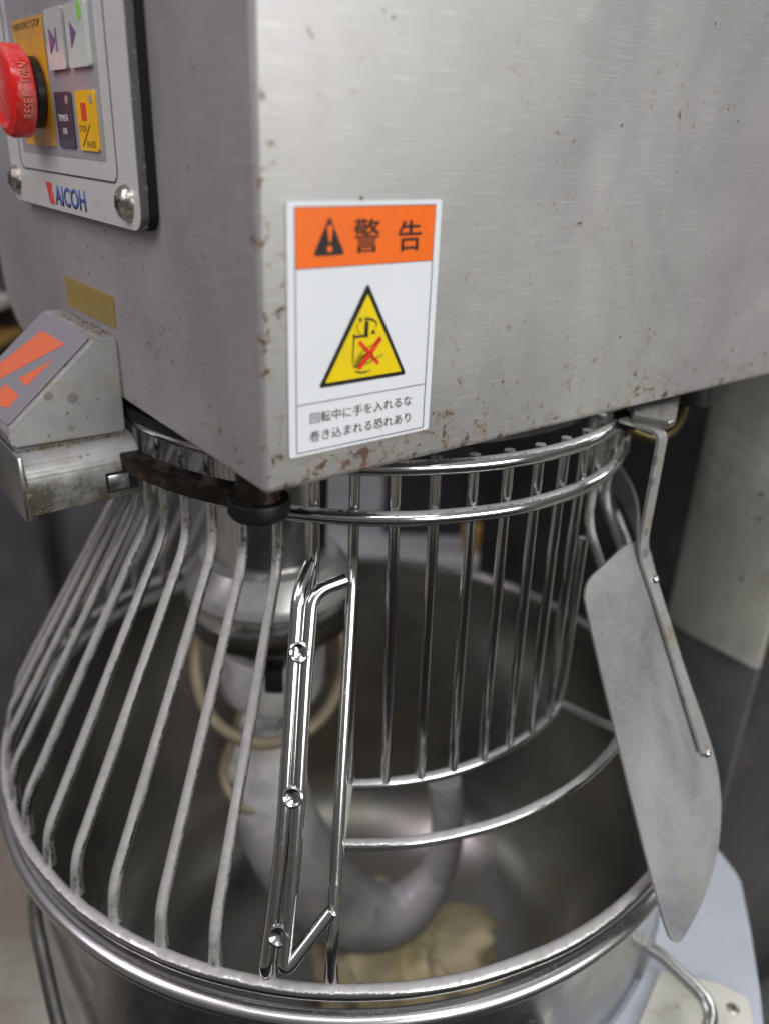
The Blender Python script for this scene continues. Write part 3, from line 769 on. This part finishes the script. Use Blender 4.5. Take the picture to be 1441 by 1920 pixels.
# doubled handle rod with three spot welds (clip) at the front
def cone(az, z, off): 
    r = RT + off + (.76-z)*.5075; return Vector((r*math.cos(R_(az)), r*math.sin(R_(az)), z))
rodA = fillet([cone(-97.0, .775, -.002), cone(-97.9, .735, .034), cone(-97.5, .60, .034), cone(-96.6, .30, .034), cone(-97.15, .085, .034), cone(-97.3, .055, .006)], [.028, .03, .1, .025, .02], 7)
bm = bmesh.new(); sweep(bm, rodA, .0142, 14); gl('grip_rod', bm, 'chrome')
rodB = fillet([cone(-90.2, .757, .012), cone(-95.6, .742, .036), cone(-95.55, .60, .034), cone(-94.9, .30, .034), cone(-95.25, .078, .036), cone(-90.3, .175, .012)], [.045, .03, .1, .035], 7)
bm = bmesh.new(); sweep(bm, rodB, .0142, 14); gl('grip_rod', bm, 'chrome')
for z in (.640, .390, .152):
    t = (.76-z); az = -96.65 if z > .6 else (-95.75 if z > .3 else -95.95)
    p = cone(az, z, .034+.0135); nr = Vector((math.cos(R_(az))*.89, math.sin(R_(az))*.89, .455)).normalized()
    bm = bmesh.new(); lathe(bm, [(.0001, -.0035), (.007, -.002), (.013, .0012), (.0175, .0032), (.0215, .0018), (.0225, -.003)], 28)
    bmesh.ops.transform(bm, matrix=Matrix.Translation(p) @ nr.to_track_quat('Z', 'Y').to_matrix().to_4x4(), verts=bm.verts[:])
    gl('spot_weld', bm, 'chrome')
# brown latch arm hugging the upper rings, ends in a black stop
bm = bmesh.new()
prof = [(.668, .945), (.714, .945), (.714, .908), (.668, .908)]
lathe(bm, prof, 28, c0, -141, -105, close=True)
for sgn in (0, -1):
    pass
bmesh.ops.holes_fill(bm, edges=[e for e in bm.edges if e.is_boundary], sides=8)
bmesh.ops.bevel(bm, geom=[e for e in bm.edges if len(e.link_faces) == 2 and e.calc_face_angle() > .8], offset=.003, segments=2, affect='EDGES')
gl('latch_arm', bm, 'arm')
hb = Vector((-.160, -.735))
bm = bmesh.new(); lathe(bm, [(.0001, 1.02), (.037, 1.04), (.040, 1.03), (.040, .955), (.0001, .95)], 36, hb); gl('arm_boss', bm, 'arm')
bm = bmesh.new(); lathe(bm, [(.0001, .965), (.055, .965), (.0575, .96), (.0575, .938), (.052, .930), (.0001, .928)], 36, hb); gl('black_stop', bm, 'rubber')
bm = bmesh.new(); lathe(bm, [(.60, 1.006), (.674, 1.006), (.674, 1.030), (.60, 1.030)], 60, c0, -232, -100, close=True); gl('ring_shadow_band', bm, 'rubber')  # black band painting the shade on the upper ring's left half
# latch tab on the right of the rings
bm = bmesh.new(); box(bm, (-.012, -.004, -.03), (.012, .004, .03), .002)
bmesh.ops.transform(bm, matrix=Matrix.Translation((.022+.672*math.cos(R_(-9)), .0035+.672*math.sin(R_(-9)), .88)) @ Matrix.Rotation(R_(70), 4, 'Z'), verts=bm.verts[:]); gl('ring_tab', bm, 'chrome_rough')
bm = bmesh.new(); lathe(bm, [(.655, 1.004), (.690, 1.004), (.690, 1.010), (.655, 1.010)], 30, c0, -24, 70, close=True); gl('top_flange', bm, 'chrome_rough')

# ================================================================== DEFLECTOR BLADE
S0 = Vector((.654, -.4215, .72)); e1 = Vector((.76604, .64279, 0)); e2 = Vector((.28748, -.34262, -.89443)); nn = Vector((.57493, -.68519, .44721))
blade = thing('deflector_blade', 'dusty grey steel deflector blade hanging by a strap on the right of the wire guard', 'deflector', (.654, -.4215, -.03))
B0 = Vector((.654, -.4215, -.03))
def dl(name, bm, mat, **k):
    bmesh.ops.translate(bm, vec=-B0, verts=bm.verts[:]); return link(name, bm, mat, parent=blade, **k)
out = [(-.0316, -.0308), (-.1066, -.0142), (-.165, .0007), (-.1870, .0110), (-.2020, .0300), (-.2090, .0600), (-.2098, .2075), (-.2095, .3022), (-.2097, .4538), (-.2100, .6067), (-.2096, .7309), (-.2067, .7978), (-.2007, .8250), (-.1872, .8416), (-.1678, .8453), (-.1343, .8364), (-.0739, .812), (-.0164, .7772), (.0356, .7309), (.0729, .6821), (.1008, .6276), (.1149, .5662), (.1124, .5042), (.0994, .4116), (.0796, .3043), (.0647, .1874), (.0497, .0787), (.038, -.0147)]
DF = Frame(S0, e1, -e2)      # y up the blade
def spl(p, n=3):
    P_ = [Vector(q) for q in p]; o = []
    for i in range(len(P_)):
        a, b, c, d = P_[i-1], P_[i], P_[(i+1) % len(P_)], P_[(i+2) % len(P_)]
        for k in range(n):
            t = k/n; o.append(.5*((2*b)+(-a+c)*t+(2*a-5*b+4*c-d)*t*t+(-a+3*b-3*c+d)*t**3))
    return o
sgn = 1 if DF.n.dot(nn) > 0 else -1
def bladecurve(p):
    """slight roll of the sheet to the right of the crease"""
    x_, y_ = p
    return -.22*max(0, x_-.02)**1.5 - .006*math.sin(max(0, min(1, (y_)/.85))*math.pi)
poly = spl(out)
bm = bmesh.new()
vs = [bm.verts.new((p.x, p.y, 0)) for p in poly]; f = bm.faces.new(vs)
for k in range(1, 22):
    y_ = -.03 + .88*k/22; bmesh.ops.bisect_plane(bm, geom=bm.verts[:]+bm.edges[:]+bm.faces[:], plane_co=(0, y_, 0), plane_no=(0, 1, 0))
for k in range(1, 8):
    x_ = -.21 + .32*k/8; bmesh.ops.bisect_plane(bm, geom=bm.verts[:]+bm.edges[:]+bm.faces[:], plane_co=(x_, 0, 0), plane_no=(1, 0, 0))
r = bmesh.ops.extrude_face_region(bm, geom=bm.faces[:])
up_ = {g for g in r['geom'] if isinstance(g, bmesh.types.BMVert)}
for v in bm.verts:
    x_, y_ = v.co.x, v.co.y; hh = bladecurve((x_, y_)) + (-.006 if v in up_ else 0)
    v.co = S0 + e1*x_ + e2*y_ + nn*hh
dl('blade_sheet', bm, 'shield', smooth=40)
# wing of the sheet that wraps back round the guard
bm = bmesh.new(); cols = []
for i in range(11):
    t = i/10; az = -26 + 31*t; rr = .745 - .06*t; z = .748 + .045*t
    a = R_(az); er = Vector((math.cos(a), math.sin(a), 0))
    cols.append([bm.verts.new(er*(rr + .15*dz + s_) + Vector((0, 0, z-dz))) for s_ in (0, .006) for dz in (0, .025, .05, .075, .10)])
for i in range(10):
    A, B = cols[i], cols[i+1]
    for j in range(4):
        bm.faces.new((A[j], A[j+1], B[j+1], B[j])); bm.faces.new((A[5+j], B[5+j], B[6+j], A[6+j]))
    bm.faces.new((A[0], B[0], B[5], A[5])); bm.faces.new((A[4], A[9], B[9], B[4]))
for c_ in (cols[0], cols[-1]):
    for j in range(4): bm.faces.new((c_[j], c_[j+1], c_[6+j], c_[5+j]))
dl('blade_wing', bm, 'shield', smooth=40)
# strap: foot plate under the head, upright, then riveted down the sheet
wv = Vector((e1.x, e1.y, 0)).normalized()*.0155
up0 = Vector((.655, -.422, 1.012))
horn = Vector((nn.x, nn.y, 0)).normalized()
def ribbon(bm, pts, widths, nrm, th):
    rows = []
    for p, wd, n_ in zip(pts, widths, nrm):
        rows.append([bm.verts.new(p-wd), bm.verts.new(p+wd), bm.verts.new(p+wd+n_*th), bm.verts.new(p-wd+n_*th)])
    for A, B in zip(rows, rows[1:]):
        for j in range(4): bm.faces.new((A[j], A[(j+1) % 4], B[(j+1) % 4], B[j]))
    bm.faces.new(rows[0][::-1]); bm.faces.new(rows[-1])
line = fillet([up0-horn*.10, up0, S0+Vector((0, 0, .01)), S0+e1*.020+e2*.10+nn*.002, S0+e1*.060+e2*.50+nn*.001], [.02, .05, .05], 6)
tilt = []
for i, p in enumerate(line):
    a = line[max(0, i-1)]; b = line[min(len(line)-1, i+1)]; d_ = (b-a).normalized(); n_ = d_.cross(e1).normalized()
    tilt.append(-n_ if n_.dot(nn) < 0 and i > 8 else n_ if n_.dot(horn+Vector((0, 0, .5))) > 0 else -n_)
bm = bmesh.new(); ribbon(bm, line, [e1*.0155]*len(line), tilt, .008)
bmesh.ops.recalc_face_normals(bm, faces=bm.faces[:]); dl('strap', bm, 'cast', smooth=40)
bm = bmesh.new()
fp = [Vector((.60, -.385, 1.020)), Vector((.668, -.422, 1.020)), Vector((.690, -.395, 1.020)), Vector((.76, -.20, 1.020)), Vector((.62, -.26, 1.020))]
prism(bm, fp, Vector((0, 0, .018))); bmesh.ops.recalc_face_normals(bm, faces=bm.faces[:]); bmesh.ops.bevel(bm, geom=bm.edges[:], offset=.004, segments=2, affect='EDGES')
dl('foot_plate', bm, 'chrome_rough', smooth=35)
for a_, b_ in ((.022, .066), (.0655, .507)):
    bm = bmesh.new(); lathe(bm, [(.0001, .010), (.005, .0095), (.009, .006), (.011, 0)], 20)
    bmesh.ops.transform(bm, matrix=Matrix.Translation(S0+e1*a_+e2*b_+nn*(.010 if b_ < .3 else .004)) @ nn.to_track_quat('Z', 'Y').to_matrix().to_4x4(), verts=bm.verts[:])
    dl('rivet', bm, 'chrome', smooth=40)
bm = bmesh.new(); lathe(bm, [(.0001, .99), (.03, .99), (.032, 1.0), (.032, 1.017), (.0001, 1.017)], 24, (.61, -.31)); dl('bracket_bolt', bm, 'black')

# ================================================================== HOOK AND DOUGH
hook = thing('dough_hook', 'grey cast dough hook hanging from the planetary shaft inside the bowl', 'dough hook', (sx, sy, 0))
H0 = Vector((sx, sy, 0))
def hl(name, bm, mat, **k):
    bmesh.ops.translate(bm, vec=-H0, verts=bm.verts[:]); return link(name, bm, mat, parent=hook, **k)
M['hook'] = crust_mat('floury_cast_aluminium', (.56, .56, .575), (.66, .64, .57), 9, .42, .66, .45, .46, .15)
M['cream'] = plain('cream_coated_steel', (.30, .26, .17), .5, .3, .1, 8)
bm = bmesh.new(); lathe(bm, [(.10, .262), (.155, .258), (.172, .25), (.172, .238), (.158, .232), (.150, .22), (.0001, .215)], 56, (sx, sy)); hl('hub_cap', bm, 'cream')
bm = bmesh.new(); lathe(bm, [(.12, .215), (.12, .17)], 40, (sx, sy)); hl('shank', bm, 'black')
bm = bmesh.new(); lathe(bm, [(.0001, .175), (.150, .178), (.160, .172), (.163, .15), (.163, .03), (.150, .005), (.10, -.01), (.0001, -.01)], 64, (sx, sy))
hl('hub', bm, 'hook')
bm = bmesh.new(); box(bm, (sx+.00, sy-.168, .105), (sx+.055, sy-.10, .18), .006); hl('drive_notch', bm, 'black')
bm = bmesh.new(); lp = [(sx-.20, sy-.02, .26), (sx-.225, sy-.06, .15), (sx-.195, sy-.13, .04), (sx-.12, sy-.20, -.01), (sx, sy-.235, -.03), (sx+.12, sy-.20, -.01), (sx+.195, sy-.13, .04), (sx+.225, sy-.06, .15), (sx+.20, sy-.02, .26)]
sweep(bm, fillet(lp, .08, 6), .019, 12); hl('drive_loop', bm, 'cream')
hp = fillet([(sx, sy-.05, -.0), (sx+.01, sy-.07, -.20), (sx+.0, sy-.09, -.40), (sx+.08, sy-.10, -.62), (sx+.22, sy-.10, -.84), (sx+.42, sy-.08, -.90), (sx+.56, sy-.02, -.76), (sx+.585, sy-.0, -.55), (sx+.555, sy+.02, -.36)], .13, 8)
bm = bmesh.new(); sweep(bm, hp, lambda t: .068+.075*math.sin(min(1, t*1.25)*math.pi)*(1 if t < .8 else .6) - .012*t, 20); hl('hook_arm', bm, 'hook')
bm = bmesh.new(); sweep(bm, fillet([(sx-.075, sy-.10, -.0), (sx-.11, sy-.12, -.12), (sx-.15, sy-.13, -.24), (sx-.09, sy-.17, -.33), (sx+.02, sy-.18, -.33), (sx+.09, sy-.14, -.25)], .08, 8), .0155, 12); hl('scraper_loop', bm, 'cream')
bm = bmesh.new(); prism(bm, [Vector((sx+a, sy-.135+abs(a)*.1, b)) for a, b in ((-.07, .0), (.03, .0), (.06, -.26), (.0, -.33), (-.08, -.32), (-.14, -.24))], Vector((0, .012, 0))); hl('scraper_web', bm, 'hook')
# dough
dg_ = bmesh.new(); bmesh.ops.create_icosphere(dg_, subdivisions=5, radius=1)
for v in dg_.verts:
    p = v.co.copy(); q_ = Vector((p.x*2.6, p.y*1.6, p.z*.7)); n_ = noise.noise(q_)*.5 + noise.noise(q_*2.3+Vector((5, 0, 0)))*.22 + noise.noise(p*9)*.05
    v.co = Vector((.20+p.x*.32*(1+n_), -.03+p.y*.22*(1+n_), -1.20+p.z*.26*(1+n_*.9)))
dg_base = Vector((.20, .02, -1.44))
bmesh.ops.translate(dg_, vec=-dg_base, verts=dg_.verts[:])
d_o = link('dough', dg_, 'dough', smooth=60); d_o.location = dg_base*S
d_o['label'] = 'pale yellow lump of bread dough in the bottom of the bowl'; d_o['category'] = 'dough'

# ================================================================== BOWL ARM OF THE MACHINE (part of the mixer)
zt = -.5
arm = [(1.20, -.085), (1.232, -.204), (1.190, -.398), (1.138, -.60), (1.10, -.72), (1.05, -.90), (.40, -.90)] + [(.9865*math.cos(R_(a)), .9865*math.sin(R_(a))) for a in range(-66, 13, 3)]
bm = bmesh.new(); prism(bm, [to_m((x, y, zt)) for x, y in arm], Vector((0, 0, -.35)))
bmesh.ops.recalc_face_normals(bm, faces=bm.faces[:]); bmesh.ops.bevel(bm, geom=[e for e in bm.edges], offset=.014, segments=3, affect='EDGES')
ba = mlink('bowl_arm', bm, 'white_paint')
pp = [(.873, -.555), (1.02, -.585), (1.088, -.628), (1.075, -.70), (1.04, -.84), (.70, -.86), (.74, -.76)]
bm = bmesh.new(); prism(bm, [to_m((x, y, zt+.002)) for x, y in pp], Vector((0, 0, .016)))
bmesh.ops.recalc_face_normals(bm, faces=bm.faces[:]); bmesh.ops.bevel(bm, geom=[e for e in bm.edges], offset=.005, segments=2, affect='EDGES')
link('cover_plate', bm, 'cream_plate', parent=ba, smooth=35)
q = to_m((1.034, -.662, zt+.018)); bm = bmesh.new(); lathe(bm, [(.0001, q.z+.004), (.012, q.z+.004), (.0165, q.z+.001), (.017, q.z-.001)], 26, (q.x, q.y)); link('plate_screw', bm, 'crusted_screw', parent=ba)
bm = bmesh.new()
for a in (20, 110):
    d2 = Vector((math.cos(R_(a)), math.sin(R_(a)), 0)); n2 = Vector((-d2.y, d2.x, 0)); qq = Vector((q.x, q.y, q.z+.0042))
    prism(bm, [qq+d2*.008+n2*.0018, qq-d2*.008+n2*.0018, qq-d2*.008-n2*.0018, qq+d2*.008-n2*.0018], Vector((0, 0, .0006+(.0002 if a > 90 else 0))))
link('screw_slot', bm, 'black', parent=ba, smooth=0)

# ================================================================== BACKGROUND THINGS
cab = thing('kitchen_cabinet', 'dark grey steel cabinet standing on the floor behind the bowl on the left', 'cabinet', (-3.4, 3.0, -2.8))
def cb(name, lo, hi, mat, bev=.02):
    bm = bmesh.new(); box(bm, Vector(lo)-Vector((-3.4, 3.0, -2.8)), Vector(hi)-Vector((-3.4, 3.0, -2.8)), bev); link(name, bm, mat, parent=cab)
cb('cabinet_body', (-5.6, 2.45, -2.5), (-1.55, 3.9, 1.2), 'cabinet')
for i in range(4): cb('door', (-5.55+i, 2.40, -2.35), (-4.60+i, 2.44, 1.1), 'cabinet', .012)
cb('kick_rail', (-5.6, 2.25, -2.72), (-1.6, 2.42, -2.44), 'rail')
cb('plinth', (-5.5, 2.7, -2.8), (-1.7, 3.8, -2.52), 'rubber', 0)
tb = thing('work_table', 'pale topped steel work table behind the mixing bowl', 'table', (.2, 4.2, -2.8))
def tbp(name, lo, hi, mat, bev=.02):
    o0 = Vector((.2, 4.2, -2.8)); bm = bmesh.new(); box(bm, Vector(lo)-o0, Vector(hi)-o0, bev); return link(name, bm, mat, parent=tb)
tbp('table_top', (-1.3, 3.3, -1.43), (2.6, 5.2, -1.28), 'rail')
for x_ in (-1.2, 2.5):
    for y_ in (3.5, 5.1): tbp('leg', (x_-.05, y_-.05, -2.8), (x_+.05, y_+.05, -1.25), 'chrome_rough', 0)
bx = bmesh.new(); box(bx, (-1.1, -.3, 0), (1.0, .3, 2.6), .03); ob = link('storage_bin', bx, 'dark_steel'); ob.location = Vector((1.15, 4.05, -1.28))*S
ob['label'] = 'dark storage bin standing on the work table behind the guard'; ob['category'] = 'bin'
bx = bmesh.new(); box(bx, (-.08, -.06, 0), (.08, .06, .20), .02); 
M['ochre'] = plain('ochre_card', (.52, .30, .08), .6)
ob = link('ochre_carton', bx, 'ochre'); ob.location = Vector((.75, 3.55, -1.28))*S
ob['label'] = 'small ochre carton on the pale work table behind the bowl'; ob['category'] = 'carton'

sh = thing('shelf_rack', 'cream edged storage rack standing far behind the control panel side', 'rack', (-2.9, 2.1, -2.8))
o1 = Vector((-2.9, 2.1, -2.8))
for i, (z_, mt) in enumerate(((.34, 'cream_plate'), (.52, 'ochre'), (.70, 'cream_plate'), (1.3, 'rail'))):
    bm = bmesh.new(); box(bm, Vector((-3.8, 1.9, z_))-o1, Vector((-1.93, 2.35, z_+.055))-o1, .012); link('shelf', bm, mt, parent=sh)
for x_ in (-3.78, -1.97):
    bm = bmesh.new(); box(bm, Vector((x_-.03, 2.30, -2.8))-o1, Vector((x_+.03, 2.36, 1.6))-o1, .006); link('post', bm, 'dark_steel', parent=sh)
